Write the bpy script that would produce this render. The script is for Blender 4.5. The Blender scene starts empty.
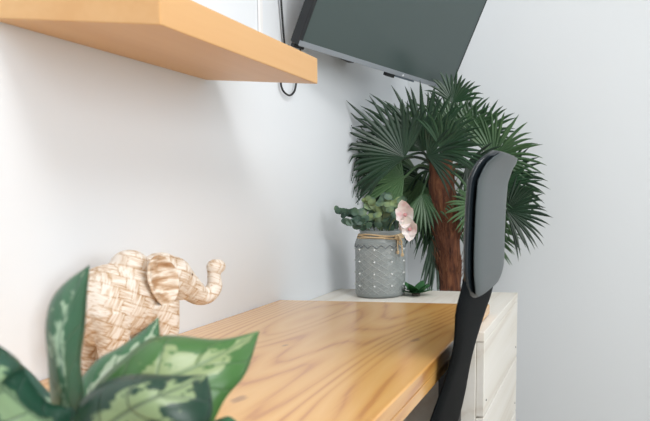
import bpy, bmesh, math, random
from mathutils import Vector, Matrix, noise
random.seed(7)
S = bpy.context.scene
C = S.collection
V = Vector
PI = math.pi

# ------------------------------------------------------------------ camera
cam_d = bpy.data.cameras.new('camera'); cam = bpy.data.objects.new('camera', cam_d); C.objects.link(cam)
R = Matrix(((0.99873, 0.04304, -0.02604), (-0.04075, 0.99573, 0.08287), (0.02950, -0.08171, 0.99622)))
M = Matrix((( R[0][0], R[0][2], -R[0][1], 0.78), (R[1][0], R[1][2], -R[1][1], 0.0),
            (R[2][0], R[2][2], -R[2][1], 1.0359), (0, 0, 0, 1)))
cam.matrix_world = M
cam_d.sensor_width = 36.0; cam_d.sensor_fit = 'HORIZONTAL'
cam_d.lens = 628.5 / 650 * 36
cam_d.shift_x = -(628.44 - 325) / 650
cam_d.shift_y = (243.72 - 210.5) / 650
cam_d.clip_start = 0.02
cam_d.dof.use_dof = True; cam_d.dof.focus_distance = 1.55; cam_d.dof.aperture_fstop = 7.5
S.camera = cam

# ------------------------------------------------------------------ light and exposure
w = bpy.data.worlds.new('daylight'); S.world = w; w.use_nodes = True
w.node_tree.nodes['Background'].inputs[0].default_value = (0.90, 0.96, 1.0, 1)
w.node_tree.nodes['Background'].inputs[1].default_value = 0.42

def area(name, loc, target, size, energy, col):
    d = bpy.data.lights.new(name, 'AREA'); d.shape = 'SQUARE'; d.size = size; d.energy = energy; d.color = col
    o = bpy.data.objects.new(name, d); C.objects.link(o); o.location = loc
    o.rotation_euler = (V(target) - V(loc)).to_track_quat('-Z', 'Y').to_euler()
    return o
area('ceiling_lamp_light', (1.22, 0.48, 2.44), (0.0, 1.15, 1.0), 0.55, 18, (1.0, 0.99, 0.98))
area('window_daylight', (2.7, -0.2, 1.7), (0.1, 1.15, 0.95), 1.5, 45, (0.96, 0.985, 1.0))
vs = S.view_settings
vs.view_transform = 'Standard'; vs.look = 'None'; vs.gamma = 1; vs.use_curve_mapping = False; vs.exposure = 0.06

# ------------------------------------------------------------------ helpers
def srgb(r, g, b):
    f = lambda c: (c / 255 / 12.92) if c / 255 <= 0.04045 else ((c / 255 + 0.055) / 1.055) ** 2.4
    return (f(r), f(g), f(b), 1)

def mat(name, col=(0.8, 0.8, 0.8, 1), rough=0.5, **kw):
    m = bpy.data.materials.new(name); m.use_nodes = True
    b = m.node_tree.nodes['Principled BSDF']
    b.inputs['Base Color'].default_value = col; b.inputs['Roughness'].default_value = rough
    for k, v in kw.items(): b.inputs[k.replace('_', ' ')].default_value = v
    return m

class NT:
    def __init__(s, m): s.t = m.node_tree; s.b = s.t.nodes['Principled BSDF']
    def n(s, kind, **kw):
        o = s.t.nodes.new('ShaderNode' + kind)
        for k, v in kw.items():
            if hasattr(o, k): setattr(o, k, v)
            else: o.inputs[k].default_value = v
        return o
    def l(s, a, b): s.t.links.new(a, b)
    def coords(s, scale=(1, 1, 1), rot=(0, 0, 0), loc=(0, 0, 0), uv=False):
        tc = s.n('TexCoord'); mp = s.n('Mapping')
        mp.inputs['Scale'].default_value = scale; mp.inputs['Rotation'].default_value = rot; mp.inputs['Location'].default_value = loc
        s.l(tc.outputs['UV' if uv else 'Object'], mp.inputs[0]); return mp.outputs[0]
    def ramp(s, fac, stops):
        r = s.n('ValToRGB'); e = r.color_ramp.elements
        while len(e) < len(stops): e.new(0.5)
        for q, (p, c) in zip(e, stops): q.position = p; q.color = c
        s.l(fac, r.inputs[0]); return r.outputs[0]
    def mix(s, fac, a, b, mode='MIX'):
        m = s.n('MixRGB'); m.blend_type = mode
        for i, q in enumerate((fac, a, b)):
            if hasattr(q, 'is_linked'): s.l(q, m.inputs[i])
            else: m.inputs[i].default_value = q
        return m.outputs[0]
    def math(s, op, a, b=0.0, c=0.0):
        m = s.n('Math'); m.operation = op
        for i, q in enumerate((a, b, c)):
            if hasattr(q, 'is_linked'): s.l(q, m.inputs[i])
            else: m.inputs[i].default_value = q
        return m.outputs[0]
    def color(s, c): s.l(c, s.b.inputs['Base Color'])
    def bump(s, h, strength=0.3, dist=0.002):
        b = s.n('Bump'); b.inputs['Strength'].default_value = strength; b.inputs['Distance'].default_value = dist
        s.l(h, b.inputs['Height']); s.l(b.outputs[0], s.b.inputs['Normal'])

def obj(name, bm, m, parent=None, smooth=False, mods=()):
    me = bpy.data.meshes.new(name)
    bmesh.ops.recalc_face_normals(bm, faces=bm.faces)
    bm.to_mesh(me); bm.free()
    if smooth:
        for p in me.polygons: p.use_smooth = True
    me.materials.append(m)
    o = bpy.data.objects.new(name, me); C.objects.link(o)
    if parent: o.parent = parent
    for k, kw in mods:
        md = o.modifiers.new(k.lower(), k)
        for a, b in kw.items(): setattr(md, a, b)
    return o

def tag(o, label, cat, group=None):
    o['label'] = label; o['category'] = cat
    if group: o['group'] = group
    return o
def thing(name, label, cat, loc, rotz=0, group=None):
    o = bpy.data.objects.new(name, None); C.objects.link(o); o.empty_display_size = 0.05
    o.location = loc; o.rotation_euler = (0, 0, rotz)
    return tag(o, label, cat, group)
def struct(o): o['kind'] = 'structure'; return o

def add_box(bm, lo, hi, bev=0.0, seg=2):
    lo, hi = V(lo), V(hi)
    t = bmesh.new(); bmesh.ops.create_cube(t, size=1)
    for v in t.verts: v.co = V(((lo.x + hi.x) / 2 + v.co.x * (hi.x - lo.x), (lo.y + hi.y) / 2 + v.co.y * (hi.y - lo.y), (lo.z + hi.z) / 2 + v.co.z * (hi.z - lo.z)))
    if bev: bmesh.ops.bevel(t, geom=t.edges[:], offset=bev, segments=seg, profile=0.5, affect='EDGES')
    merge(bm, t); return bm
def merge(bm, t, mtx=None):
    if mtx is not None: t.transform(mtx)
    mp = {}
    for v in t.verts: mp[v] = bm.verts.new(v.co)
    for f in t.faces:
        try: bm.faces.new([mp[v] for v in f.verts])
        except ValueError: pass
    t.free()
def box(name, lo, hi, m, parent=None, bev=0.0, seg=2):
    return obj(name, add_box(bmesh.new(), lo, hi, bev, seg), m, parent)

def catmull(pts, n=6):
    P = [V(p) for p in pts]; P = [P[0] * 2 - P[1]] + P + [P[-1] * 2 - P[-2]]; out = []
    for i in range(1, len(P) - 2):
        for k in range(n):
            t = k / n; a, b, c, d = P[i - 1], P[i], P[i + 1], P[i + 2]
            out.append(0.5 * ((2 * b) + (c - a) * t + (2 * a - 5 * b + 4 * c - d) * t * t + (3 * b - a - 3 * c + d) * t ** 3))
    out.append(P[-2].copy()); return out
def lerp_list(vals, t):
    x = t * (len(vals) - 1); i = min(int(x), len(vals) - 2); f = x - i
    return vals[i] * (1 - f) + vals[i + 1] * f
def add_tube(bm, pts, rad, sides=8, n=5, flat=1.0):
    P = catmull(pts, n) if n > 1 else [V(p) for p in pts]
    rads = rad if isinstance(rad, (list, tuple)) else [rad, rad]
    rings = []; ref = None
    for i, p in enumerate(P):
        d = (P[min(i + 1, len(P) - 1)] - P[max(i - 1, 0)]).normalized()
        if ref is None: ref = d.orthogonal().normalized()
        ref = (ref - d * ref.dot(d)).normalized(); b = d.cross(ref)
        r = lerp_list(rads, i / (len(P) - 1))
        rings.append([bm.verts.new(p + (ref * math.cos(a) + b * math.sin(a) * flat) * r) for a in [2 * PI * k / sides for k in range(sides)]])
    for a, b in zip(rings, rings[1:]):
        for k in range(sides): bm.faces.new((a[k], a[(k + 1) % sides], b[(k + 1) % sides], b[k]))
    bm.faces.new(rings[0][::-1]); bm.faces.new(rings[-1]); return bm
def add_lathe(bm, prof, seg=32, c=(0, 0, 0)):
    rings = []
    for r, z in prof:
        rings.append([bm.verts.new((c[0] + max(r, 1e-4) * math.cos(2 * PI * k / seg), c[1] + max(r, 1e-4) * math.sin(2 * PI * k / seg), c[2] + z)) for k in range(seg)])
    for a, b in zip(rings, rings[1:]):
        for k in range(seg): bm.faces.new((a[k], a[(k + 1) % seg], b[(k + 1) % seg], b[k]))
    return bm
def add_ball(bm, c, r, mtx=None, u=20, v=14):
    t = bmesh.new(); bmesh.ops.create_uvsphere(t, u_segments=u, v_segments=v, radius=1)
    rr = r if isinstance(r, (tuple, list)) else (r, r, r)
    m = Matrix.Translation(V(c)) @ (mtx.to_4x4() if mtx is not None else Matrix.Identity(4)) @ Matrix.Diagonal((*rr, 1))
    merge(bm, t, m); return bm
def fuse(name, bm, m, parent, voxel, smooth_it=6):
    """one continuous skin over overlapping volumes"""
    o = obj(name, bm, m, parent, True, [('REMESH', dict(mode='VOXEL', voxel_size=voxel, use_smooth_shade=True)), ('SMOOTH', dict(factor=0.6, iterations=smooth_it))])
    return o

# ------------------------------------------------------------------ materials
def plaster(name, col):
    m = mat(name, col, 0.85); t = NT(m)
    nz = t.n('TexNoise'); nz.inputs['Scale'].default_value = 160; nz.inputs['Detail'].default_value = 4
    t.l(t.coords(), nz.inputs['Vector']); t.bump(nz.outputs[0], 0.12, 0.0008); return m
M_wall = plaster('white_wall_paint', srgb(231, 235, 239))
M_back = plaster('pale_grey_wall_paint', srgb(226, 229, 231))
M_ceil = plaster('ceiling_paint', srgb(238, 238, 238))

def wood(name, stops, sx=1.0, rough=0.3, coat=0.3, ring=14.0, stretch=0.14, dist=3.0, along='y', knots=False, bumps=0.06, c2=0.12):
    m = mat(name, stops[0][1], rough); t = NT(m)
    t.b.inputs['Coat Weight'].default_value = coat; t.b.inputs['Coat Roughness'].default_value = 0.2
    sc = (1, stretch, 1) if along == 'y' else (stretch, 1, 1)
    co = t.coords(scale=sc)
    n1 = t.n('TexNoise'); n1.inputs['Scale'].default_value = 2.6; n1.inputs['Detail'].default_value = 2.0
    t.l(co, n1.inputs['Vector'])
    wv = t.math('MULTIPLY', n1.outputs[0], ring); wv = t.math('FRACT', wv)
    tri = t.math('ABSOLUTE', t.math('SUBTRACT', wv, 0.5))
    fib = t.n('TexNoise'); fib.inputs['Scale'].default_value = 90; fib.inputs['Detail'].default_value = 6
    t.l(t.coords(scale=(1, 0.05, 1) if along == 'y' else (0.05, 1, 1)), fib.inputs['Vector'])
    f = t.math('ADD', t.math('MULTIPLY', tri, 1.5), t.math('MULTIPLY', t.math('SUBTRACT', fib.outputs[0], 0.5), 0.8))
    col = t.ramp(f, stops)
    big = t.n('TexNoise'); big.inputs['Scale'].default_value = 5; t.l(t.coords(scale=sc), big.inputs['Vector'])
    col = t.mix(t.math('MULTIPLY', big.outputs[0], c2 * 2), col, stops[0][1])
    if knots:
        for kx_, ky_, kr_ in ((0.189, 0.215, 0.011), (-0.02, 0.16, 0.007), (0.06, -0.12, 0.012), (-0.15, -0.3, 0.01)):
            vd = t.n('VectorMath'); vd.operation = 'DISTANCE'; vd.inputs[1].default_value = (kx_, ky_ * 0.55, 0)
            cz_ = t.coords(scale=(1, 0.55, 0)); wob = t.n('TexNoise'); wob.inputs['Scale'].default_value = 60; t.l(cz_, wob.inputs['Vector'])
            t.l(cz_, vd.inputs[0])
            k = t.ramp(t.math('ADD', t.math('MULTIPLY', vd.outputs['Value'], 1 / kr_), t.math('MULTIPLY', t.math('SUBTRACT', wob.outputs[0], 0.5), 1.2)), [(0.0, (1, 1, 1, 1)), (0.45, (0.8, 0.8, 0.8, 1)), (0.8, (0, 0, 0, 1))])
            col = t.mix(t.math('MULTIPLY', k, 0.6), col, srgb(112, 62, 30))
    t.color(col); t.bump(fib.outputs[0], bumps, 0.001)
    return m
M_desk = wood('varnished_pine', [(0.0, srgb(200, 136, 66)), (0.12, srgb(217, 158, 80)), (0.35, srgb(228, 173, 95)), (1.0, srgb(236, 187, 114))], ring=44, rough=0.36, coat=1.0, stretch=0.16, knots=True, bumps=0.03)
M_shelf = wood('light_maple', [(0.0, srgb(216, 168, 112)), (0.5, srgb(222, 177, 122)), (1.0, srgb(228, 187, 134))], ring=5, rough=0.42, coat=0.1)
M_white_wood = wood('whitewashed_boards', [(0.0, srgb(220, 213, 202)), (0.3, srgb(230, 226, 217)), (1.0, srgb(236, 233, 227))], ring=12, rough=0.6, coat=0.0, bumps=0.25)
M_black_metal = mat('black_metal', srgb(22, 23, 25), 0.4)
M_black_plastic = mat('black_plastic', srgb(24, 27, 30), 0.45)

# ------------------------------------------------------------------ room shell
X1, Y0, Y1, H = 3.2, -2.6, 2.56, 2.55
struct(box('floor', (-0.1, Y0, -0.1), (X1, Y1 + 0.1, 0), wood('oak_floor', [(0, srgb(186, 176, 162)), (1, srgb(204, 196, 184))], rough=0.4)))
struct(box('wall_left', (-0.1, Y0, 0), (0, Y1, H), M_wall))
struct(box('wall_back', (-0.1, Y1, 0), (X1, Y1 + 0.1, H), M_back))
struct(box('ceiling', (-0.1, Y0, H), (X1, Y1 + 0.1, H + 0.1), M_ceil))
struct(box('baseboard_left', (0, Y0, 0), (0.012, Y1, 0.05), M_ceil, bev=0.003))

# ------------------------------------------------------------------ floating shelf
sh = box('floating_shelf', (0.0005, 0.8416, 1.230), (0.214, 1.284, 1.2795), M_shelf, bev=0.0018)
tag(sh, 'thick light maple floating shelf on the white wall above the desk', 'shelf')

# ------------------------------------------------------------------ desk
desk = thing('desk', 'varnished orange pine desk standing against the left wall', 'desk', (0.25, 0.95, 0))
def loc_box(name, lo, hi, m, root, bev=0.0, seg=2):
    o = V(root.location); return box(name, V(lo) - o, V(hi) - o, m, root, bev, seg)
bm = bmesh.new()
add_box(bm, (0.001, 0.05, 0.7255), (0.509, 1.548, 0.75), 0.003, 3)
bm.transform(Matrix.Translation(-V(desk.location)))
obj('tabletop', bm, M_desk, desk)
loc_box('front_rail', (0.487, 0.05, 0.7065), (0.5085, 1.350, 0.7254), M_desk, desk, 0.0006)
loc_box('steel_rail', (0.462, 0.12, 0.692), (0.486, 1.30, 0.7252), M_black_metal, desk, 0.001)
for x, y in ((0.04, 0.10), (0.46, 0.10), (0.04, 1.335), (0.463, 1.335)):
    loc_box('leg', (x - 0.02, y - 0.02, 0.0), (x + 0.02, y + 0.02, 0.7252), M_black_metal, desk, 0.002)
loc_box('side_rail', (0.06, 0.09, 0.69), (0.44, 0.11, 0.7252), M_black_metal, desk, 0.001)
loc_box('back_rail', (0.03, 0.12, 0.69), (0.05, 1.29, 0.7252), M_black_metal, desk, 0.001)

# ------------------------------------------------------------------ whitewashed cabinet
cab = thing('cabinet', 'whitewashed wooden cabinet with board front at the far end of the desk', 'cabinet', (0.265, 1.63, 0))
cz = 0.7225
loc_box('top_board', (0.001, 1.362, cz - 0.022), (0.2, 1.901, cz), M_white_wood, cab, 0.0015)
loc_box('top_board', (0.202, 1.362, cz - 0.022), (0.5305, 1.901, cz), M_white_wood, cab, 0.0015)
loc_box('side_panel', (0.001, 1.362, 0.0), (0.512, 1.380, cz - 0.023), M_white_wood, cab, 0.0015)
loc_box('side_panel', (0.001, 1.883, 0.0), (0.512, 1.901, cz - 0.023), M_white_wood, cab, 0.0015)
loc_box('back_panel', (0.001, 1.381, 0.02), (0.010, 1.882, cz - 0.023), M_white_wood, cab)
loc_box('base_panel', (0.011, 1.381, 0.02), (0.511, 1.882, 0.04), M_white_wood, cab)
zt = cz - 0.023
for i in range(4):
    z1 = zt - i * 0.172; z0 = z1 - 0.168
    d = loc_box('drawer', (0.5125, 1.364, max(z0, 0.012)), (0.5305, 1.899, z1), M_white_wood, cab, 0.002)
    for sx in (1.39, 1.87):
        bm = bmesh.new(); add_ball(bm, V((0.5305, sx, z0 + 0.03)) - V(cab.location), (0.0012, 0.0028, 0.0028), u=10, v=6)
        obj('nail', bm, M_black_metal, d, True)

# ------------------------------------------------------------------ television on its wall arm
tv = thing('television', 'black flat screen television tilted downwards on a wall arm', 'television', (0.0544, 1.5495, 1.3575))
a, t_ = 0.3035, 0.4338
u = V((math.sin(a), math.cos(a), 0)); n = V((math.cos(a), -math.sin(a), 0)); v = n * math.sin(t_) + V((0, 0, 1)) * math.cos(t_); nn = n * math.cos(t_) - V((0, 0, 1)) * math.sin(t_)
TV = Matrix((u, nn, v)).transposed().to_4x4()      # local x = along the screen, y = out of the screen, z = up the screen
def tvbox(name, lo, hi, m, bev=0.0, parent=None):
    bm = add_box(bmesh.new(), lo, hi, bev); bm.transform(TV); return obj(name, bm, m, parent or tv)
W, Hh = 0.6654, 0.395
M_screen = mat('dark_glass_screen', srgb(68, 82, 81), 0.3, Specular_IOR_Level=0.5)  # grey-green base colour holds the room's reflection; the glass itself is black
M_bezel = mat('grey_bezel', srgb(138, 145, 152), 0.35)
tvbox('back_housing', (0.0, -0.030, 0.0), (W, -0.004, Hh), M_black_plastic, 0.003)
bz = 0.0135
bm = bmesh.new()
add_box(bm, (0, -0.0038, 0), (W, 0.001, bz), 0.0008); bm.transform(TV); obj('bezel', bm, M_bezel, tv)
bm = bmesh.new()
for lo, hi in (((0, -0.0038, bz), (0.004, 0.001, Hh)), ((W - 0.004, -0.0038, bz), (W, 0.001, Hh)), ((0.004, -0.0038, Hh - 0.005), (W - 0.004, 0.001, Hh))): add_box(bm, lo, hi)
bm.transform(TV); obj('side_trim', bm, M_black_plastic, tv)
tvbox('screen', (0.004, -0.0036, bz), (W - 0.004, 0.0, Hh - 0.005), M_screen)
tvbox('infrared_sensor', (0.335, -0.014, -0.011), (0.372, -0.003, 0.0), M_black_plastic, 0.001)
tvbox('speaker_strip', (0.375, -0.012, -0.006), (0.47, -0.004, 0.0), mat('steel_grey_plastic', srgb(105, 120, 135), 0.3), 0.001)
tvbox('emblem', (0.398, 0.001, 0.003), (0.404, 0.0018, 0.009), mat('silver_emblem', srgb(215, 220, 225), 0.3), 0.0004)
tvbox('cable_port', (0.002, -0.026, -0.010), (0.035, -0.016, 0.0), M_black_plastic, 0.002)
# wall plate and folding arm behind the set
tvbox('mount_plate', (0.24, -0.042, 0.10), (0.44, -0.031, 0.30), M_black_metal, 0.002)
tvm = TV
ctr = (TV @ V((0.34, -0.05, 0.2)))
bm = bmesh.new()
p0 = ctr; p2 = V((0.03, 1.92, 1.50)) - V(tv.location); p1 = (p0 + p2) / 2 + V((0.0, -0.04, 0.05))
add_tube(bm, [p0, p1, p2], 0.014, 8, 1)
obj('wall_arm', bm, M_black_metal, tv)
bm = add_box(bmesh.new(), V((0.0005, 1.87, 1.40)) - V(tv.location), V((0.022, 1.97, 1.60)) - V(tv.location), 0.003)
obj('wall_plate', bm, M_black_metal, tv)

# cables on the wall
M_cable = mat('black_rubber_cable', srgb(18, 18, 20), 0.5)
bm = add_tube(bmesh.new(), [(0.008, 1.500, 2.547), (0.008, 1.512, 2.2), (0.009, 1.528, 1.85), (0.010, 1.550, 1.60), (0.009, 1.560, 1.469), (0.008, 1.570, 1.40), (0.008, 1.578, 1.33), (0.008, 1.562, 1.290), (0.008, 1.556, 1.268), (0.009, 1.566, 1.252), (0.010, 1.592, 1.247), (0.010, 1.616, 1.260), (0.010, 1.626, 1.280),
                            (0.014, 1.625, 1.30), (0.022, 1.61, 1.335), (0.035, 1.60, 1.362)], 0.0023, 8, 6)
tag(obj('power_cable', bm, M_cable, None, True), 'thin black cable hanging down the wall and looping below the shelf', 'cable')
cc = box('cable_cover', (0.0002, 1.472, 1.34), (0.005, 1.488, 2.549), M_ceil, bev=0.003)
tag(cc, 'narrow white plastic cable cover running up the wall above the shelf', 'cable cover')

# ------------------------------------------------------------------ office chair
chair = thing('office_chair', 'black office chair with grey padded backrest pushed up to the desk', 'chair', (0.32, 1.14, 0))
CL = V(chair.location)
PROF = [(1.110, 0.590), (1.094, 0.586), (1.074, 0.570), (1.047, 0.560), (1.008, 0.557), (0.94, 0.555), (0.875, 0.555), (0.82, 0.546), (0.77, 0.534), (0.713, 0.519), (0.66, 0.505), (0.60, 0.492), (0.54, 0.480)]
def prof_x(z):
    for (z1, x1), (z0, x0) in zip(PROF, PROF[1:]):
        if z >= z0: return x0 + (x1 - x0) * (z - z0) / (z1 - z0)
    return PROF[-1][1]
def panel(rows, thick, bulge, off=0.0, nu=12, yc=1.155):
    """rows: (z, half width); closed curved plate following the backrest profile"""
    bm = bmesh.new(); F = []; B = []
    for z, hw in rows:
        fr = []; bk = []
        for i in range(nu + 1):
            s = -1 + 2 * i / nu
            x = prof_x(z) + off - bulge * 0.0 + bulge * (1 - s * s)
            e = thick * (1 - 0.75 * abs(s) ** 10)
            fr.append(bm.verts.new(V((x + (thick - e) / 2, yc + s * hw, z)) - CL)); bk.append(bm.verts.new(V((x + (thick + e) / 2, yc + s * hw, z)) - CL))
        F.append(fr); B.append(bk)
    for G in (F, B):
        for r0, r1 in zip(G, G[1:]):
            for i in range(nu): bm.faces.new((r0[i], r0[i + 1], r1[i + 1], r1[i]))
    for i in range(nu):
        bm.faces.new((F[0][i], F[0][i + 1], B[0][i + 1], B[0][i])); bm.faces.new((F[-1][i], F[-1][i + 1], B[-1][i + 1], B[-1][i]))
    for k in range(len(F) - 1):
        bm.faces.new((F[k][0], F[k + 1][0], B[k + 1][0], B[k][0])); bm.faces.new((F[k][-1], F[k + 1][-1], B[k + 1][-1], B[k][-1]))
    return bm
def rounded_rows(ztop, zbot, hw, r, n=26):
    out = []
    for i in range(n + 1):
        z = ztop + (zbot - ztop) * i / n; d = min(ztop - z, z - zbot)
        h = hw if d >= r else hw - r + math.sqrt(max(0, r * r - (r - d) ** 2))
        out.append((z, h))
    return out
M_pad = mat('grey_vinyl', srgb(58, 68, 70), 0.36); tt = NT(M_pad)
nz = tt.n('TexNoise'); nz.inputs['Scale'].default_value = 700; tt.l(tt.coords(), nz.inputs['Vector']); tt.bump(nz.outputs[0], 0.15, 0.0006)
M_rim = mat('glossy_dark_vinyl', srgb(26, 33, 38), 0.25)
M_shell = mat('matt_black_plastic', srgb(11, 14, 16), 0.7, Specular_IOR_Level=0.08); tt = NT(M_shell)
nz = tt.n('TexNoise'); nz.inputs['Scale'].default_value = 900; tt.l(tt.coords(), nz.inputs['Vector']); tt.bump(nz.outputs[0], 0.3, 0.0006)
rim = obj('backrest_cushion', panel(rounded_rows(1.098, 0.850, 0.158, 0.055), 0.023, 0.002), M_rim, chair, True, [('BEVEL', dict(width=0.004, segments=3, limit_method='ANGLE'))])
pad = obj('backrest', panel(rounded_rows(1.095, 0.853, 0.153, 0.055), 0.007, 0.002, 0.0205), M_pad, chair, True, [('BEVEL', dict(width=0.005, segments=3, limit_method='ANGLE'))])
low = [(0.90, 0.12), (0.87, 0.150), (0.85, 0.160), (0.835, 0.158), (0.82, 0.148), (0.80, 0.130), (0.78, 0.115), (0.76, 0.105), (0.74, 0.101), (0.72, 0.103), (0.70, 0.110), (0.68, 0.122), (0.66, 0.136), (0.63, 0.150), (0.60, 0.155), (0.57, 0.145), (0.54, 0.10)]
obj('back_support', panel(low, 0.014, 0.003, 0.001, yc=1.135), M_shell, chair, True, [('BEVEL', dict(width=0.003, segments=2, limit_method='ANGLE'))])
bm = add_tube(bmesh.new(), [V(q) - CL for q in ((0.497, 1.14, 0.57), (0.488, 1.14, 0.50), (0.47, 1.14, 0.43), (0.42, 1.14, 0.40), (0.33, 1.14, 0.40))], 0.022, 10, 6, 0.6)
obj('back_bar', bm, M_black_plastic, chair, True)
bm = add_box(bmesh.new(), V((0.12, 0.95, 0.43)) - CL, V((0.455, 1.30, 0.485)) - CL, 0.025, 5)
obj('seat', bm, M_rim, chair, True)
bm = add_tube(bmesh.new(), [(0, 0, 0.40), (0, 0, 0.26), (0, 0, 0.10)], [0.018, 0.018, 0.027, 0.027], 16, 3)
obj('gas_column', bm, M_black_metal, chair, True)
obj('seat_plate', add_box(bmesh.new(), (-0.09, -0.09, 0.385), (0.09, 0.09, 0.43), 0.008), M_black_metal, chair)
for k in range(5):
    an = 2 * PI * k / 5 + 0.3; d = V((math.cos(an), math.sin(an), 0))
    bm = add_tube(bmesh.new(), [V((0, 0, 0.115)), d * 0.09 + V((0, 0, 0.11)), d * 0.18 + V((0, 0, 0.075))], [0.026, 0.02, 0.014], 10, 4)
    lg = obj('leg', bm, M_black_plastic, chair, True)
    bm = bmesh.new(); t = bmesh.new()
    bmesh.ops.create_cone(t, cap_ends=True, segments=20, radius1=0.026, radius2=0.026, depth=0.022)
    merge(bm, t, Matrix.Translation(d * 0.18 + V((0, 0, 0.0265))) @ Matrix.Rotation(an, 4, 'Z') @ Matrix.Rotation(PI / 2, 4, 'X'))
    add_tube(bm, [d * 0.18 + V((0, 0, 0.03)), d * 0.18 + V((0, 0, 0.08))], 0.007, 8, 1)
    obj('caster', bm, M_black_plastic, lg, True)

# ------------------------------------------------------------------ potted fan palm
palm = thing('potted_palm', 'tall artificial fan palm with brown trunk behind the cabinet', 'plant', (0.24, 2.15, 0))
PL = V(palm.location)
M_trunk = mat('fibrous_brown_bark', srgb(110, 66, 42), 0.9); tt = NT(M_trunk)
nz = tt.n('TexNoise'); nz.inputs['Scale'].default_value = 30; nz.inputs['Detail'].default_value = 8; tt.l(tt.coords(scale=(3, 3, 0.5)), nz.inputs['Vector'])
wv = tt.n('TexNoise'); wv.inputs['Scale'].default_value = 14; wv.inputs['Detail'].default_value = 2; tt.l(tt.coords(scale=(1, 1, 1)), wv.inputs['Vector'])
tt.color(tt.mix(wv.outputs[0], tt.ramp(nz.outputs[0], [(0.32, srgb(48, 27, 18)), (0.5, srgb(116, 68, 42)), (0.72, srgb(160, 108, 72))]), srgb(76, 42, 27)))
tt.bump(nz.outputs[0], 0.9, 0.006)
M_frond = mat('dark_green_palm_leaf', srgb(44, 82, 50), 0.42); tt = NT(M_frond)
oi = tt.n('ObjectInfo'); nz = tt.n('TexNoise'); nz.inputs['Scale'].default_value = 9; tt.l(tt.coords(), nz.inputs['Vector'])
f = tt.math('ADD', tt.math('MULTIPLY', oi.outputs['Random'], 0.6), tt.math('MULTIPLY', nz.outputs[0], 0.4))
tt.color(tt.ramp(f, [(0.15, srgb(24, 44, 32)), (0.5, srgb(42, 74, 48)), (0.8, srgb(88, 120, 78))]))
M_pot = mat('grey_ceramic', srgb(120, 118, 116), 0.5)
bm = add_lathe(bmesh.new(), [(0, 0), (0.11, 0.0), (0.12, 0.01), (0.15, 0.25), (0.155, 0.28), (0.145, 0.28), (0.14, 0.25), (0, 0.25)], 40)
bm.transform(Matrix.Translation((0.01, 0.03, 0)))
obj('pot', bm, M_pot, palm, True)
def trunk_mesh(pts, rads):
    bm = add_tube(bmesh.new(), [V(p) - PL for p in pts], rads, 22, 9)
    for vv in bm.verts:
        q = vv.co; k = noise.noise(V((q.x * 40, q.y * 40, q.z * 22))) * 0.007 + (0.004 if (q.z * 26) % 1 > 0.55 else 0)
        vv.co += V((q.x - q.x, 0, 0)) + V((noise.noise(q * 35), noise.noise(q * 35 + V((9, 0, 0))), 0)) * 0.006 + V((k, -k, 0)) * 0.4
    return bm
obj('trunk', trunk_mesh([(0.275, 2.18, 0.24), (0.272, 2.16, 0.5), (0.268, 2.15, 0.70), (0.262, 2.14, 0.88), (0.245, 2.13, 1.03), (0.236, 2.13, 1.14)], [0.037, 0.036, 0.036, 0.040, 0.043, 0.032]), M_trunk, palm, True)
# loose bark fibres
bm = bmesh.new()
for i in range(110):
    z = random.uniform(0.72, 1.14); an = random.uniform(-PI, 0.2); r = 0.045
    c = V((0.262 - (z - 0.88) * 0.11, 2.14, z)); d = V((math.cos(an), math.sin(an), 0))
    add_tube(bm, [c + d * r * 0.9 - PL, c + d * (r + 0.006) + V((0, 0, 0.02)) - PL, c + d * (r + random.uniform(.008, .02)) + V((0, 0, random.uniform(.02, .05))) - PL], [0.0016, 0.0005], 4, 2)
o = obj('bark_fibre', bm, M_trunk, palm); o['kind'] = 'stuff'

def frond(hub, ang, spread, L, crown, tilt=0.15, nf=20, droop=0.12, seed=0, width=0.0118):
    rnd = random.Random(seed); bm = bmesh.new(); hub = V(hub)
    A = math.radians(ang); e1 = V((math.cos(A), -math.sin(tilt), math.sin(A))).normalized(); e2 = V((-math.sin(A), 0, math.cos(A)))
    nrm = e1.cross(e2).normalized()
    if nrm.y > 0: nrm = -nrm
    for i in range(nf):
        th = math.radians(-spread + 2 * spread * i / (nf - 1) + rnd.uniform(-2, 2))
        l = L * (0.80 + 0.20 * math.cos(th)) * rnd.uniform(0.9, 1.06)
        d = e1 * math.cos(th) + e2 * math.sin(th); sd = nrm.cross(d).normalized()
        cup = rnd.uniform(0.02, 0.22); dr = droop * rnd.uniform(0.4, 1.5)
        prev = None; K = 7
        for k in range(K + 1):
            s = k / K
            c = hub + d * (l * s) + nrm * (cup * l * s * s) * 0.7 + V((0, 0, -1)) * dr * l * s ** 3
            wdt = width * (min(1, 0.35 + s * 1.7) if s < 0.5 else max(0.02, 1.0 - ((s - 0.5) / 0.5) ** 2.2)) * (L / 0.2) ** 0.4
            row = [c - sd * wdt * 0.5, c + nrm * wdt * 0.28, c + sd * wdt * 0.5]
            for q in row:
                q.x = max(q.x, 0.006 + 0.004 * rnd.random()); q.y = min(q.y, 2.54)
            row = [bm.verts.new(q - PL) for q in row]
            if prev:
                bm.faces.new((prev[0], prev[1], row[1], row[0])); bm.faces.new((prev[1], prev[2], row[2], row[1]))
            prev = row
    cr = V(crown); mid = (cr + hub) / 2 + V((0, 0.0, 0.03))
    add_tube(bm, [cr - PL, mid - PL, hub - PL], [0.006, 0.0035], 6, 4)
    me = obj('frond', bm, M_frond, palm)
    return me
CR = (0.238, 2.13, 1.10); CR2 = (0.215, 2.15, 1.09)
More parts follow.
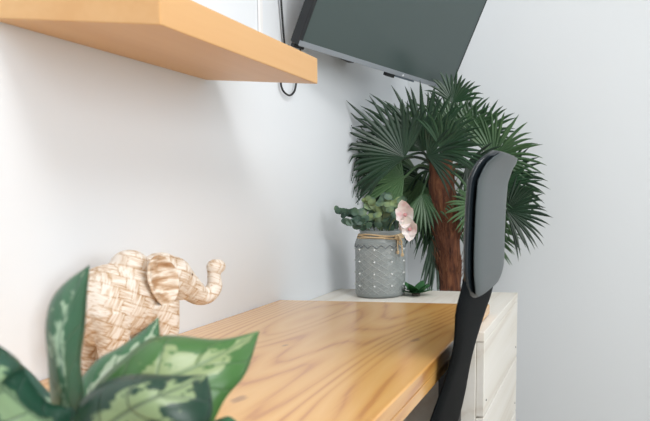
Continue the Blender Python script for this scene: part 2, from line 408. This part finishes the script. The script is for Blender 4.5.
FR = [  # hub, angle, half spread, length, crown, tilt
    ((0.150, 2.03, 1.125), 140, 80, 0.235, CR, 0.25), ((0.200, 2.06, 1.150), 105, 75, 0.255, CR, 0.15),
    ((0.275, 2.00, 1.150), 45, 75, 0.165, CR, 0.35), ((0.302, 2.03, 1.300), 82, 62, 0.120, CR, 0.15),
    ((0.400, 2.20, 1.140), 55, 82, 0.195, CR, 0.2), ((0.455, 2.16, 0.960), 2, 72, 0.165, CR, 0.2),
    ((0.330, 2.24, 1.200), 75, 75, 0.185, CR, 0.05), ((0.090, 2.06, 1.10), 165, 70, 0.165, CR, 0.25),
    ((0.150, 2.22, 1.050), 235, 75, 0.20, CR2, 0.1), ((0.210, 2.24, 1.040), 265, 70, 0.22, CR, 0.1),
    ((0.330, 2.18, 1.020), 300, 70, 0.17, CR, 0.2), ((0.375, 2.08, 0.975), 190, 65, 0.11, CR, 0.4),
    ((0.420, 2.24, 1.070), 10, 75, 0.175, CR, 0.1), ((0.205, 2.24, 0.960), 255, 70, 0.16, CR, 0.1),
    ((0.170, 2.24, 1.200), 80, 85, 0.19, CR, 0.0),
    ((0.260, 2.24, 1.220), 95, 70, 0.20, CR, 0.05), ((0.090, 2.22, 1.000), 215, 85, 0.17, CR2, 0.1),
    ((0.100, 2.20, 1.180), 120, 80, 0.17, CR2, 0.1),
    ((0.340, 2.28, 0.900), 320, 60, 0.16, CR, 0.0),
    ((0.120, 2.12, 1.060), 180, 80, 0.17, CR2, 0.3),
    ((0.225, 2.02, 1.130), 20, 70, 0.15, CR, 0.4), ((0.110, 2.22, 1.010), 255, 80, 0.17, CR2, 0.1),
    ((0.160, 2.24, 1.020), 275, 75, 0.18, CR, 0.0), ((0.070, 2.18, 1.040), 230, 70, 0.19, CR2, 0.2),
    ((0.180, 2.12, 1.010), 290, 60, 0.13, CR, 0.3), ((0.330, 2.12, 1.120), 330, 70, 0.15, CR, 0.3),
    ((0.370, 2.26, 1.000), 290, 70, 0.17, CR, 0.1), ((0.430, 2.20, 1.040), 350, 60, 0.15, CR, 0.1),
    ((0.222, 2.16, 0.900), 272, 16, 0.20, CR, 0.1), ((0.150, 2.26, 1.060), 225, 80, 0.17, CR2, 0.0), ((0.110, 2.30, 1.090), 205, 80, 0.17, CR2, 0.0),
]
for i, (h, an, sp, L, cr, ti) in enumerate(FR): frond(h, an, sp, L, cr, ti, 22 if L > 0.15 else 15, 0.16, i)

# ------------------------------------------------------------------ glass jar vase with twine
vase = thing('glass_vase', 'embossed grey glass jar vase with twine round its neck on the cabinet', 'vase', (0.156, 1.80, cz + 0.0005))
M_glass = mat('frosted_grey_glass', srgb(214, 224, 226), 0.3, Transmission_Weight=0.5, IOR=1.45)
tt = NT(M_glass)
tc = tt.coords(scale=(1, 1, 1))
sep = tt.n('SeparateXYZ'); tt.l(tc, sep.inputs[0])
an = tt.math('MULTIPLY', tt.math('ARCTAN2', sep.outputs[1], sep.outputs[0]), 18 / (2 * PI))
zz = tt.math('MULTIPLY', sep.outputs[2], 1 / 0.0167)
d1 = tt.math('PINGPONG', tt.math('ADD', an, zz), 0.5); d2 = tt.math('PINGPONG', tt.math('SUBTRACT', an, zz), 0.5)
lat = tt.math('MINIMUM', d1, d2)
latr = tt.ramp(lat, [(0.0, (1, 1, 1, 1)), (0.09, (0.2, 0.2, 0.2, 1)), (0.16, (0, 0, 0, 1))])
fine = tt.n('TexNoise'); fine.inputs['Scale'].default_value = 75; tt.l(tc, fine.inputs['Vector'])
band = tt.math('MULTIPLY', tt.math('LESS_THAN', sep.outputs[2], 0.150), tt.math('GREATER_THAN', sep.outputs[2], 0.012))
hgt = tt.math('MULTIPLY', tt.math('ADD', latr, tt.math('MULTIPLY', tt.math('SUBTRACT', fine.outputs[0], 0.3), 1.8)), band)
tt.bump(hgt, 0.6, 0.0018)
tt.color(tt.mix(tt.math('MULTIPLY', hgt, 0.5), srgb(178, 186, 186), srgb(220, 224, 222)))
r = 0.066
prof = [(0.0, 0.0), (r - 0.01, 0.0), (r - 0.003, 0.003), (r, 0.010), (r, 0.152), (r - 0.002, 0.160), (r - 0.010, 0.168), (r - 0.012, 0.180), (r - 0.010, 0.185), (r - 0.014, 0.187),
        (r - 0.016, 0.180), (r - 0.0145, 0.168), (r - 0.0055, 0.156), (r - 0.0045, 0.150), (r - 0.0045, 0.012), (r - 0.010, 0.007), (0.0, 0.007)]
obj('jar', add_lathe(bmesh.new(), prof, 64), M_glass, vase, True)
M_bead = mat('pale_glass_beads', srgb(214, 218, 216), 0.35)
for k in range(9):
    an = -PI / 2 + (k + 0.12) * 2 * PI / 9
    for j in range(4):
        bm = add_ball(bmesh.new(), ((r + 0.0003) * math.cos(an), (r + 0.0003) * math.sin(an), 0.034 + 0.0335 * j), 0.0030, u=12, v=8)
        obj('embossed_dot', bm, M_bead, vase, True)
bm = bmesh.new()
zig = []
for k in range(37):
    an = 2 * PI * k / 36; zig.append(((r + 0.0008) * math.cos(an), (r + 0.0008) * math.sin(an), 0.139 + (0.0085 if k % 2 else 0)))
add_tube(bm, zig, 0.0013, 6, 1)
obj('zigzag_band', bm, mat('dark_grey_glass', srgb(110, 118, 122), 0.3), vase, True)
M_twine = mat('jute_twine', srgb(196, 172, 136), 0.9)
bm = bmesh.new()
for tz, tr in ((0.170, 0.058), (0.1745, 0.0572), (0.1665, 0.0600)):
    add_tube(bm, [(tr * math.cos(2 * PI * k / 40), tr * math.sin(2 * PI * k / 40), tz + 0.002 * math.sin(k * 0.5 + tz * 900)) for k in range(41)], 0.0024, 6, 1)
tw = obj('twine', bm, M_twine, vase, True)
bm = bmesh.new()
kx = V((0.058, -0.032, 0.168))
add_ball(bm, kx, (0.009, 0.007, 0.008))
add_tube(bm, [kx, kx + V((0.006, -0.01, 0.004)), kx + V((0.014, -0.008, -0.012)), kx + V((0.006, -0.004, -0.018)), kx], 0.002, 6, 4)
add_tube(bm, [kx, kx + V((0.002, -0.008, -0.016)), kx + V((0.003, -0.008, -0.038))], 0.0018, 6, 4)
add_tube(bm, [kx, kx + V((0.012, -0.006, -0.014)), kx + V((0.014, -0.004, -0.044))], 0.0018, 6, 4)
add_ball(bm, kx + V((0.003, -0.008, -0.040)), (0.004, 0.004, 0.006)); add_ball(bm, kx + V((0.014, -0.004, -0.047)), (0.004, 0.004, 0.006))
obj('bow', bm, M_twine, tw, True)

# eucalyptus and blossom standing in the jar
M_euc = mat('dusty_green_leaf', srgb(92, 122, 100), 0.5); tt = NT(M_euc)
nz = tt.n('TexNoise'); nz.inputs['Scale'].default_value = 22; tt.l(tt.coords(), nz.inputs['Vector'])
tt.color(tt.ramp(nz.outputs[0], [(0.35, srgb(48, 74, 62)), (0.52, srgb(76, 104, 84)), (0.68, srgb(136, 156, 104))]))
M_stem = mat('green_stem', srgb(88, 104, 66), 0.6)
euc = thing('eucalyptus_sprig', 'round-leaved dusty green eucalyptus sprig in the glass jar', 'foliage', (0.156, 1.80, cz + 0.009))
EL = V(euc.location)
def disc_leaf(bm, c, nrm, up, rx, ry, cup=0.15):
    nrm = V(nrm).normalized(); up = V(up); up = (up - nrm * up.dot(nrm)).normalized(); sd = nrm.cross(up)
    cv = bm.verts.new(c); N = 14; r1 = []; r2 = []
    for k in range(N):
        a = 2 * PI * k / N; q = up * math.cos(a) * ry * (1 + 0.12 * math.cos(a)) + sd * math.sin(a) * rx
        r1.append(bm.verts.new(c + q * 0.55 + nrm * cup * rx * 0.25)); r2.append(bm.verts.new(c + q + nrm * cup * rx))
    for k in range(N):
        k2 = (k + 1) % N; bm.faces.new((cv, r1[k], r1[k2])); bm.faces.new((r1[k], r2[k], r2[k2], r1[k2]))
stems = [  # world points
    [(0.15, 1.80, 0.76), (0.145, 1.79, 0.90), (0.12, 1.77, 0.945), (0.085, 1.75, 0.955), (0.058, 1.745, 0.962)],
    [(0.16, 1.81, 0.76), (0.155, 1.80, 0.90), (0.14, 1.79, 0.965), (0.13, 1.78, 0.99)],
    [(0.16, 1.79, 0.76), (0.165, 1.78, 0.90), (0.175, 1.77, 0.965), (0.185, 1.765, 1.010)],
    [(0.17, 1.80, 0.76), (0.175, 1.79, 0.90), (0.20, 1.77, 0.96), (0.225, 1.76, 1.000)],
    [(0.15, 1.79, 0.76), (0.14, 1.76, 0.905), (0.12, 1.735, 0.93), (0.095, 1.72, 0.935)],
    [(0.15, 1.82, 0.76), (0.15, 1.83, 0.90), (0.16, 1.85, 0.95), (0.15, 1.86, 0.98)],
]
rnd = random.Random(3)
for st in stems:
    P = catmull([V(p) - EL for p in st], 8)
    bm = add_tube(bmesh.new(), P, [0.0018, 0.001], 6, 1); s_o = obj('stem', bm, M_stem, euc, True)
    i0 = int(len(P) * 0.42)
    for k, i in enumerate(range(i0, len(P), 2)):
        for sgn in (-1, 1):
            bm = bmesh.new(); c = P[i]; rr = rnd.uniform(0.011, 0.0165) * (1 - 0.25 * (i / len(P)))
            off = V((sgn * rr * 0.9 * rnd.uniform(.5, 1), rnd.uniform(-0.012, 0.006), rnd.uniform(-0.5, 0.8) * rr))
            nr = V((rnd.uniform(-.5, .7), -1, rnd.uniform(-.3, .8)))
            disc_leaf(bm, c + off, nr, off, rr * 0.86, rr, rnd.uniform(-.25, .3))
            obj('leaf', bm, M_euc, s_o, True)
fl = thing('flower_stem', 'pale pink and white blossom leaning over the rim of the glass jar', 'flower', (0.17, 1.79, cz + 0.009))
FL = V(fl.location)
bm = add_tube(bmesh.new(), [V(p) - FL for p in ((0.17, 1.79, 0.76), (0.185, 1.775, 0.89), (0.205, 1.75, 0.935), (0.235, 1.725, 0.95), (0.248, 1.715, 0.935))], 0.0018, 6, 6)
obj('stem', bm, M_stem, fl, True)
M_petal = mat('pale_pink_petal', srgb(232, 214, 212), 0.6, Subsurface_Weight=0.1); tt = NT(M_petal)
nz = tt.n('TexNoise'); nz.inputs['Scale'].default_value = 30; tt.l(tt.coords(), nz.inputs['Vector'])
tt.color(tt.ramp(nz.outputs[0], [(0.38, srgb(238, 230, 226)), (0.58, srgb(236, 222, 218)), (0.8, srgb(210, 168, 170))]))
def petal(bm, base, d, nrm, L, Wd, cup):
    d = V(d).normalized(); nrm = V(nrm); nrm = (nrm - d * nrm.dot(d)).normalized(); sd = d.cross(nrm); rows = []
    for i in range(9):
        s = i / 8; wd = Wd * (math.sin(PI * min(1, s ** 0.8 * 0.98 + 0.02))) ** 0.7 * 0.5
        rows.append([bm.verts.new(V(base) + d * L * s + nrm * (cup * L * s * s) + sd * wd * q + nrm * cup * 0.4 * wd * q * q * 2) for q in (-1, -.5, 0, .5, 1)])
    for a, b in zip(rows, rows[1:]):
        for k in range(4): bm.faces.new((a[k], a[k + 1], b[k + 1], b[k]))
for c, s in (((0.254, 1.712, 0.958), 1.2), ((0.268, 1.705, 0.920), 1.05), ((0.252, 1.715, 0.926), 0.8)):
    c = V(c) - FL
    for an, L in ((95, .040), (150, .026), (35, .030), (215, .024), (275, .036), (330, .026)):
        A = math.radians(an); bm = bmesh.new()
        petal(bm, c, (math.cos(A), -0.35, math.sin(A)), (0.1, -1, 0.1), L * s, 0.028 * s, 0.3)
        obj('petal', bm, M_petal, fl, True)
    bm = add_ball(bmesh.new(), c + V((0, -0.008, 0)), (0.005, 0.006, 0.005)); obj('flower_centre', bm, mat('dusky_pink', srgb(196, 140, 140), 0.7), fl, True)

# small dark succulent behind the jar
suc = thing('small_potted_plant', 'tiny dark green leafy plant on the cabinet beside the glass jar', 'plant', (0.254, 1.805, cz + 0.0005))
bm = add_lathe(bmesh.new(), [(0, 0), (0.010, 0), (0.012, 0.008), (0.010, 0.008), (0.0, 0.007)], 20)
obj('pot', bm, mat('dark_soil_pot', srgb(70, 66, 56), 0.8), suc, True)
M_dk = mat('dark_green_leaf', srgb(50, 98, 56), 0.45)
for k in range(12):
    A = 2 * PI * k / 12 + 0.3; el = 0.35 + 0.5 * (k % 3) / 2
    bm = bmesh.new(); petal(bm, (0, 0, 0.007), (math.cos(A) * math.cos(el), math.sin(A) * math.cos(el), math.sin(el)), (0, 0, 1), 0.050, 0.030, -0.15)
    obj('leaf', bm, M_dk, suc, True)

# ------------------------------------------------------------------ carved elephant figurine
HD = math.radians(25)
el = thing('elephant_figurine', 'carved whitewashed wooden elephant figurine with raised trunk on the desk', 'figurine', (0.085, 0.94, 0.7503), PI / 2 - HD)
M_el = mat('whitewashed_carving', srgb(226, 208, 186), 0.62); tt = NT(M_el)
co = tt.coords(rot=(PI / 2, 0, math.radians(0)))
mp = tt.n('Mapping'); mp.inputs['Rotation'].default_value = (0, 0, math.radians(-24)); tt.l(co, mp.inputs[0])
ndz = tt.n('TexNoise'); ndz.inputs['Scale'].default_value = 14; tt.l(mp.outputs[0], ndz.inputs['Vector'])
vm = tt.n('VectorMath'); vm.operation = 'MULTIPLY_ADD'; vm.inputs[1].default_value = (0.02, 0.02, 0.02); tt.l(ndz.outputs['Color'], vm.inputs[0]); tt.l(mp.outputs[0], vm.inputs[2])
sp = tt.n('SeparateXYZ'); tt.l(vm.outputs[0], sp.inputs[0])
row = tt.math('MULTIPLY', sp.outputs[1], 1 / 0.0165)
colm = tt.math('ADD', tt.math('MULTIPLY', sp.outputs[0], 1 / 0.017), tt.math('MULTIPLY', tt.math('FLOOR', row), 0.5))
chk = tt.math('MODULO', tt.math('ABSOLUTE', tt.math('ADD', tt.math('FLOOR', row), tt.math('FLOOR', colm))), 2.0)
ex = tt.math('MINIMUM', tt.math('PINGPONG', row, 0.5), tt.math('PINGPONG', colm, 0.5))
hs = []
for sc_ in ((9, 0.8, 3), (0.8, 9, 3)):
    m2 = tt.n('Mapping'); m2.inputs['Scale'].default_value = sc_; tt.l(mp.outputs[0], m2.inputs[0])
    q = tt.n('TexNoise'); q.inputs['Scale'].default_value = 45; q.inputs['Detail'].default_value = 3; tt.l(m2.outputs[0], q.inputs['Vector']); hs.append(q.outputs[0])
hatch = tt.mix(tt.math('GREATER_THAN', chk, 0.5), hs[0], hs[1])
groove = tt.ramp(ex, [(0.0, (0, 0, 0, 1)), (0.05, (0.35, 0.35, 0.35, 1)), (0.13, (1, 1, 1, 1))])
wear = tt.n('TexNoise'); wear.inputs['Scale'].default_value = 28; wear.inputs['Detail'].default_value = 3; tt.l(co, wear.inputs['Vector'])
hh = tt.math('ADD', tt.math('MULTIPLY', groove, 0.16), tt.math('ADD', tt.math('MULTIPLY', hatch, 0.95), tt.math('MULTIPLY', wear.outputs[0], 0.5)))
base = tt.ramp(hh, [(0.52, srgb(156, 116, 80)), (0.66, srgb(192, 162, 130)), (0.80, srgb(212, 194, 174)), (0.95, srgb(232, 224, 214))])
tt.color(base); tt.bump(hh, 0.45, 0.0018)
bm = bmesh.new()
ry = lambda d: Matrix.Rotation(math.radians(d), 3, 'Y')
add_ball(bm, (-0.014, 0, 0.106), (0.052, 0.044, 0.056), ry(-6))
add_ball(bm, (-0.030, 0, 0.100), (0.036, 0.043, 0.056))
add_ball(bm, (0.014, 0, 0.112), (0.038, 0.037, 0.054), ry(10))
add_ball(bm, (0.008, 0, 0.155), (0.023, 0.026, 0.025))
add_ball(bm, (0.062, 0, 0.134), (0.032, 0.028, 0.033))
add_ball(bm, (0.050, 0, 0.147), (0.027, 0.025, 0.026))
add_ball(bm, (0.078, 0, 0.120), (0.023, 0.020, 0.023))
add_ball(bm, (0.074, 0, 0.103), (0.015, 0.011, 0.008), ry(12))
TR = [(0.078, 0, 0.126), (0.094, 0, 0.110), (0.108, 0, 0.097), (0.122, 0, 0.097), (0.1325, 0, 0.110), (0.132, 0, 0.128), (0.131, 0, 0.138)]
add_tube(bm, TR, [0.023, 0.0185, 0.0150, 0.0130, 0.0112, 0.0095, 0.0088], 16, 6)
add_ball(bm, (0.136, 0, 0.1425), (0.0148, 0.012, 0.0128))
for sx in (-0.034, 0.034):
    for sy in (-0.024, 0.024):
        add_tube(bm, [(sx, sy, 0.10), (sx + 0.004, sy, 0.06), (sx + 0.003, sy, 0.03), (sx + 0.004, sy, 0.002)], [0.024, 0.0195, 0.0155, 0.018], 16, 5)
body = fuse('body', bm, M_el, el, 0.0024, 4)
def ear(sgn):
    bm = bmesh.new(); cx, cz2 = 0.029, 0.136; N = 28; R = 7; grid = []
    for j in range(R + 1):
        row = []
        for k in range(N):
            a = 2 * PI * k / N; q = j / R
            rx = 0.0235 * (1 + 0.10 * math.cos(a - 0.6)); rz = 0.0385 * (1 - 0.10 * math.sin(a) * (1 if math.sin(a) < 0 else 0.2))
            x = math.cos(a) * rx * q; z = math.sin(a) * rz * q
            x, z = x * math.cos(0.16) - z * math.sin(-0.16) * 0 + z * -0.16, z
            y = 0.031 + 0.010 * q * q * (1 if math.cos(a) < 0 else 0.25) + (0.0030 if q > 0.84 else 0) + 0.0016 * math.sin(q * 3 + a * 11) * q
            row.append(bm.verts.new((cx + x, sgn * y, cz2 + z)))
        grid.append(row)
    for a_, b_ in zip(grid, grid[1:]):
        for k in range(N): bm.faces.new((a_[k], a_[(k + 1) % N], b_[(k + 1) % N], b_[k]))
    bmesh.ops.remove_doubles(bm, verts=grid[0], dist=0.001)
    return obj('ear', bm, M_ear, el, True, [('SOLIDIFY', dict(thickness=0.004, offset=0)), ('SUBSURF', dict(levels=1, render_levels=1))])
M_ear = mat('whitewashed_ear_carving', srgb(230, 214, 194), 0.6); tt = NT(M_ear)
nz = tt.n('TexNoise'); nz.inputs['Scale'].default_value = 70; nz.inputs['Detail'].default_value = 5
tt.l(tt.coords(scale=(0.5, 0.3, 1.8), rot=(0, 0.5, 0)), nz.inputs['Vector'])
tt.color(tt.ramp(nz.outputs[0], [(0.36, srgb(170, 132, 96)), (0.48, srgb(208, 184, 158)), (0.58, srgb(236, 228, 216))])); tt.bump(nz.outputs[0], 0.8, 0.003)
ear(-1); ear(1)
for sgn in (-1, 1):
    bm = add_ball(bmesh.new(), (0.083, sgn * 0.0185, 0.136), (0.0035, 0.002, 0.0025)); obj('eye', bm, mat('dark_eye', srgb(92, 62, 40), 0.5), el, True)
bm = add_tube(bmesh.new(), [(-0.062, 0, 0.115), (-0.072, 0, 0.10), (-0.073, 0, 0.07), (-0.070, 0, 0.045)], [0.005, 0.0035, 0.003, 0.006], 8, 5)
obj('tail', bm, M_el, el, True)

# ------------------------------------------------------------------ variegated houseplant in the foreground
pl = thing('potted_houseplant', 'variegated green houseplant with broad leaves on the desk in the foreground', 'plant', (0.385, 0.47, 0.7503))
QL = V(pl.location)
bm = add_lathe(bmesh.new(), [(0, 0), (0.036, 0), (0.040, 0.004), (0.047, 0.055), (0.048, 0.060), (0.044, 0.060), (0.042, 0.052), (0, 0.050)], 40)
obj('pot', bm, mat('white_ceramic', srgb(225, 224, 220), 0.35), pl, True)
bm = add_lathe(bmesh.new(), [(0.0, 0.0525), (0.0415, 0.0525), (0.0415, 0.050), (0, 0.050)], 30)
obj('soil', bm, mat('dark_soil', srgb(58, 44, 34), 0.95), pl, True)
def leaf_mat(name, dark, pale, amt, seed):
    m = mat(name, dark, 0.36); t = NT(m)
    uv = t.coords(uv=True); sp = t.n('SeparateXYZ'); t.l(uv, sp.inputs[0]); U, Vv = sp.outputs[0], sp.outputs[1]   # U across (-1..1 as 0..1), V along
    across = t.math('ABSOLUTE', t.math('SUBTRACT', t.math('MULTIPLY', U, 2), 1))
    nz = t.n('TexNoise'); nz.inputs['Scale'].default_value = 7; nz.inputs['Detail'].default_value = 5
    mpp = t.n('Mapping'); mpp.inputs['Location'].default_value = (seed, seed, 0); mpp.inputs['Scale'].default_value = (1.0, 1.4, 1); t.l(uv, mpp.inputs[0]); t.l(mpp.outputs[0], nz.inputs['Vector'])
    edge = t.math('ADD', across, t.math('MULTIPLY', t.math('SUBTRACT', nz.outputs[0], 0.5), 1.5))
    ends = t.math('MULTIPLY', t.math('ABSOLUTE', t.math('SUBTRACT', Vv, 0.5)), 0.5)
    pf = t.ramp(t.math('ADD', edge, ends), [(amt - 0.03, (1, 1, 1, 1)), (amt + 0.03, (0, 0, 0, 1))])
    # dark side veins, slanting from the midrib to the tip
    vf = t.math('PINGPONG', t.math('SUBTRACT', t.math('MULTIPLY', Vv, 4.6), t.math('MULTIPLY', across, 1.0)), 0.5)
    vein = t.ramp(vf, [(0.0, (1, 1, 1, 1)), (0.035, (0.4, 0.4, 0.4, 1)), (0.07, (0, 0, 0, 1))])
    midr = t.ramp(across, [(0.0, (1, 1, 1, 1)), (0.03, (0.6, 0.6, 0.6, 1)), (0.06, (0, 0, 0, 1))])
    vv = t.math('MAXIMUM', vein, midr)
    nz2 = t.n('TexNoise'); nz2.inputs['Scale'].default_value = 4; t.l(uv, nz2.inputs['Vector'])
    dk = t.mix(nz2.outputs[0], dark, tuple(c * 1.35 for c in dark[:3]) + (1,))
    body = t.mix(pf, dk, pale)
    t.color(t.mix(t.math('MULTIPLY', vv, 0.75), body, tuple(c * 0.9 + 0.02 for c in dark[:3]) + (1,)))
    t.bump(t.math('MULTIPLY', vv, -1), 0.4, 0.002)
    return m
def leaf3(name, left, mid, right, m, base):
    """a leaf surface through its two edges and its midrib"""
    K = 24; A, B, D = [catmull(e, K // (len(e) - 1) if (len(e) - 1) else 1) for e in (left, mid, right)]
    def at(P, s): 
        x = s * (len(P) - 1); i = min(int(x), len(P) - 2); return P[i].lerp(P[i + 1], x - i)
    bm = bmesh.new(); uvl = bm.loops.layers.uv.new('UVMap'); rows = []; NX = 5
    for k in range(K + 1):
        s = k / K; a, b, d = at(A, s), at(B, s), at(D, s); row = []
        for j in range(-NX, NX + 1):
            q = abs(j) / NX; e = a if j < 0 else d
            p = b.lerp(e, q); nrm = (d - a).cross(at(B, min(1, s + .05)) - at(B, max(0, s - .05)))
            if nrm.length > 1e-9: nrm.normalize()
            if nrm.y > 0: nrm = -nrm
            p = p + nrm * math.sin(q * PI) * (e - b).length * 0.16
            row.append((bm.verts.new(p - QL), (j / NX + 1) / 2, s))
        rows.append(row)
    for a, b in zip(rows, rows[1:]):
        for k in range(2 * NX):
            vs_ = (a[k], a[k + 1], b[k + 1], b[k])
            f = bm.faces.new([q[0] for q in vs_])
            for lp, q in zip(f.loops, vs_): lp[uvl].uv = (q[1], q[2])
    o = obj('leaf', bm, m, pl, True, [('SOLIDIFY', dict(thickness=0.0007, offset=0))])
    b0 = V(mid[0]) - QL
    bm = add_tube(bmesh.new(), [V((b0.x * 0.15, b0.y * 0.15, 0.052)), V((b0.x * 0.6, b0.y * 0.6, max(0.06, b0.z * 0.75))), b0], [0.0035, 0.0022], 8, 4)
    obj('petiole', bm, M_pet, o, True)
    return o
M_pet = mat('pale_green_petiole', srgb(122, 150, 96), 0.5)
#LEAVES#
leaf3('tall', [(0.3820, 0.4700, 0.8400), (0.3770, 0.4700, 0.8700), (0.3690, 0.4800, 0.9050), (0.3540, 0.5000, 0.9350), (0.3500, 0.5200, 0.9480), (0.3610, 0.5300, 0.9630)],
      [(0.3980, 0.4600, 0.8440), (0.4000, 0.4550, 0.8760), (0.3990, 0.4550, 0.9010), (0.3900, 0.4650, 0.9210), (0.3790, 0.4900, 0.9420), (0.3600, 0.5300, 0.9620)],
      [(0.3970, 0.4700, 0.8400), (0.3960, 0.4750, 0.8730), (0.3910, 0.4800, 0.8980), (0.3870, 0.4900, 0.9190), (0.3740, 0.5100, 0.9440), (0.3610, 0.5300, 0.9630)],
      leaf_mat('variegated_leaf_tall', srgb(44, 82, 56), srgb(134, 156, 130), 0.20, 0.3), None)
leaf3('mid', [(0.3660, 0.5000, 0.8280), (0.3620, 0.5100, 0.8630), (0.3620, 0.5300, 0.8820), (0.3680, 0.5500, 0.8900), (0.3720, 0.5700, 0.8990), (0.3800, 0.5800, 0.9100)],
      [(0.3790, 0.4900, 0.8320), (0.3790, 0.5000, 0.8590), (0.3800, 0.5200, 0.8720), (0.3830, 0.5400, 0.8820), (0.3840, 0.5600, 0.8920), (0.3800, 0.5800, 0.9100)],
      [(0.3800, 0.5000, 0.8280), (0.3960, 0.5000, 0.8480), (0.4010, 0.5200, 0.8610), (0.3970, 0.5450, 0.8700), (0.3870, 0.5700, 0.8830), (0.3800, 0.5800, 0.9100)],
      leaf_mat('variegated_leaf_mid', srgb(52, 96, 62), srgb(158, 176, 148), 0.42, 2.2), None)
leaf3('big', [(0.3970, 0.4700, 0.8400), (0.4070, 0.4700, 0.8770), (0.4240, 0.4800, 0.9010), (0.4360, 0.5000, 0.9130), (0.4640, 0.5300, 0.9030), (0.4800, 0.5600, 0.9040)],
      [(0.4210, 0.4500, 0.8490), (0.4340, 0.4550, 0.8690), (0.4520, 0.4650, 0.8850), (0.4670, 0.4800, 0.8900), (0.4800, 0.5100, 0.8980), (0.4800, 0.5600, 0.9040)],
      [(0.4290, 0.4600, 0.8370), (0.4540, 0.4700, 0.8370), (0.4840, 0.4750, 0.8460), (0.4940, 0.4850, 0.8690), (0.4960, 0.5100, 0.8820), (0.4800, 0.5600, 0.9040)],
      leaf_mat('variegated_leaf_big', srgb(58, 98, 46), srgb(138, 154, 108), 0.41, 5.1), None)
leaf3('dark', [(0.4280, 0.4200, 0.8540), (0.4350, 0.4200, 0.8800), (0.4440, 0.4300, 0.8960), (0.4600, 0.4400, 0.9000), (0.4730, 0.4550, 0.8950), (0.4960, 0.4600, 0.8940)],
      [(0.4450, 0.4100, 0.8550), (0.4580, 0.4100, 0.8710), (0.4710, 0.4150, 0.8820), (0.4830, 0.4200, 0.8890), (0.4900, 0.4400, 0.8910), (0.4960, 0.4600, 0.8940)],
      [(0.4490, 0.4200, 0.8410), (0.4720, 0.4200, 0.8460), (0.4880, 0.4250, 0.8510), (0.5050, 0.4300, 0.8580), (0.5080, 0.4450, 0.8720), (0.4960, 0.4600, 0.8940)],
      leaf_mat('variegated_leaf_dark', srgb(20, 52, 36), srgb(130, 148, 106), 0.42, 7.7), None)
leaf3('left', [(0.4150, 0.4600, 0.8360), (0.4020, 0.4600, 0.8670), (0.3930, 0.4500, 0.8750), (0.3890, 0.4400, 0.8950), (0.3910, 0.4300, 0.9120), (0.3830, 0.4200, 0.9280)],
      [(0.4270, 0.4400, 0.8380), (0.4160, 0.4300, 0.8640), (0.4090, 0.4200, 0.8780), (0.4050, 0.4100, 0.8940), (0.4010, 0.4000, 0.9100), (0.3800, 0.4100, 0.9230)],
      [(0.4320, 0.4300, 0.8360), (0.4170, 0.4200, 0.8440), (0.4100, 0.4000, 0.8560), (0.4030, 0.3900, 0.8730), (0.3920, 0.3900, 0.8910), (0.3800, 0.4100, 0.9230)],
      leaf_mat('variegated_leaf_left', srgb(34, 70, 54), srgb(130, 156, 118), 0.40, 3.4), None)
leaf3('behind', [(0.3910, 0.4900, 0.8220), (0.3610, 0.5100, 0.8440), (0.3430, 0.5200, 0.8490), (0.3240, 0.5300, 0.8560), (0.3010, 0.5400, 0.8700), (0.2820, 0.5400, 0.8870)],
      [(0.3950, 0.4800, 0.8240), (0.3610, 0.5000, 0.8400), (0.3400, 0.5100, 0.8480), (0.3180, 0.5200, 0.8570), (0.2960, 0.5300, 0.8730), (0.2820, 0.5400, 0.8870)],
      [(0.3990, 0.4700, 0.8250), (0.3620, 0.4900, 0.8320), (0.3350, 0.5000, 0.8390), (0.3070, 0.5100, 0.8520), (0.2890, 0.5200, 0.8690), (0.2820, 0.5400, 0.8870)],
      leaf_mat('variegated_leaf_behind', srgb(44, 84, 70), srgb(150, 176, 150), 0.50, 9.4), None)
leaf3('low', [(0.4330, 0.4900, 0.8230), (0.4480, 0.4900, 0.8330), (0.4570, 0.5000, 0.8390), (0.4760, 0.5000, 0.8450), (0.4840, 0.5100, 0.8440), (0.4920, 0.5200, 0.8210)],
      [(0.4280, 0.4900, 0.8080), (0.4540, 0.4800, 0.8210), (0.4730, 0.4800, 0.8280), (0.4890, 0.4850, 0.8290), (0.4950, 0.5000, 0.8240), (0.4920, 0.5200, 0.8210)],
      [(0.4310, 0.4800, 0.7970), (0.4570, 0.4700, 0.8020), (0.4790, 0.4700, 0.8060), (0.4980, 0.4750, 0.8120), (0.5050, 0.4900, 0.8160), (0.4920, 0.5200, 0.8210)],
      leaf_mat('variegated_leaf_low', srgb(46, 92, 60), srgb(150, 178, 130), 0.45, 4.2), None)
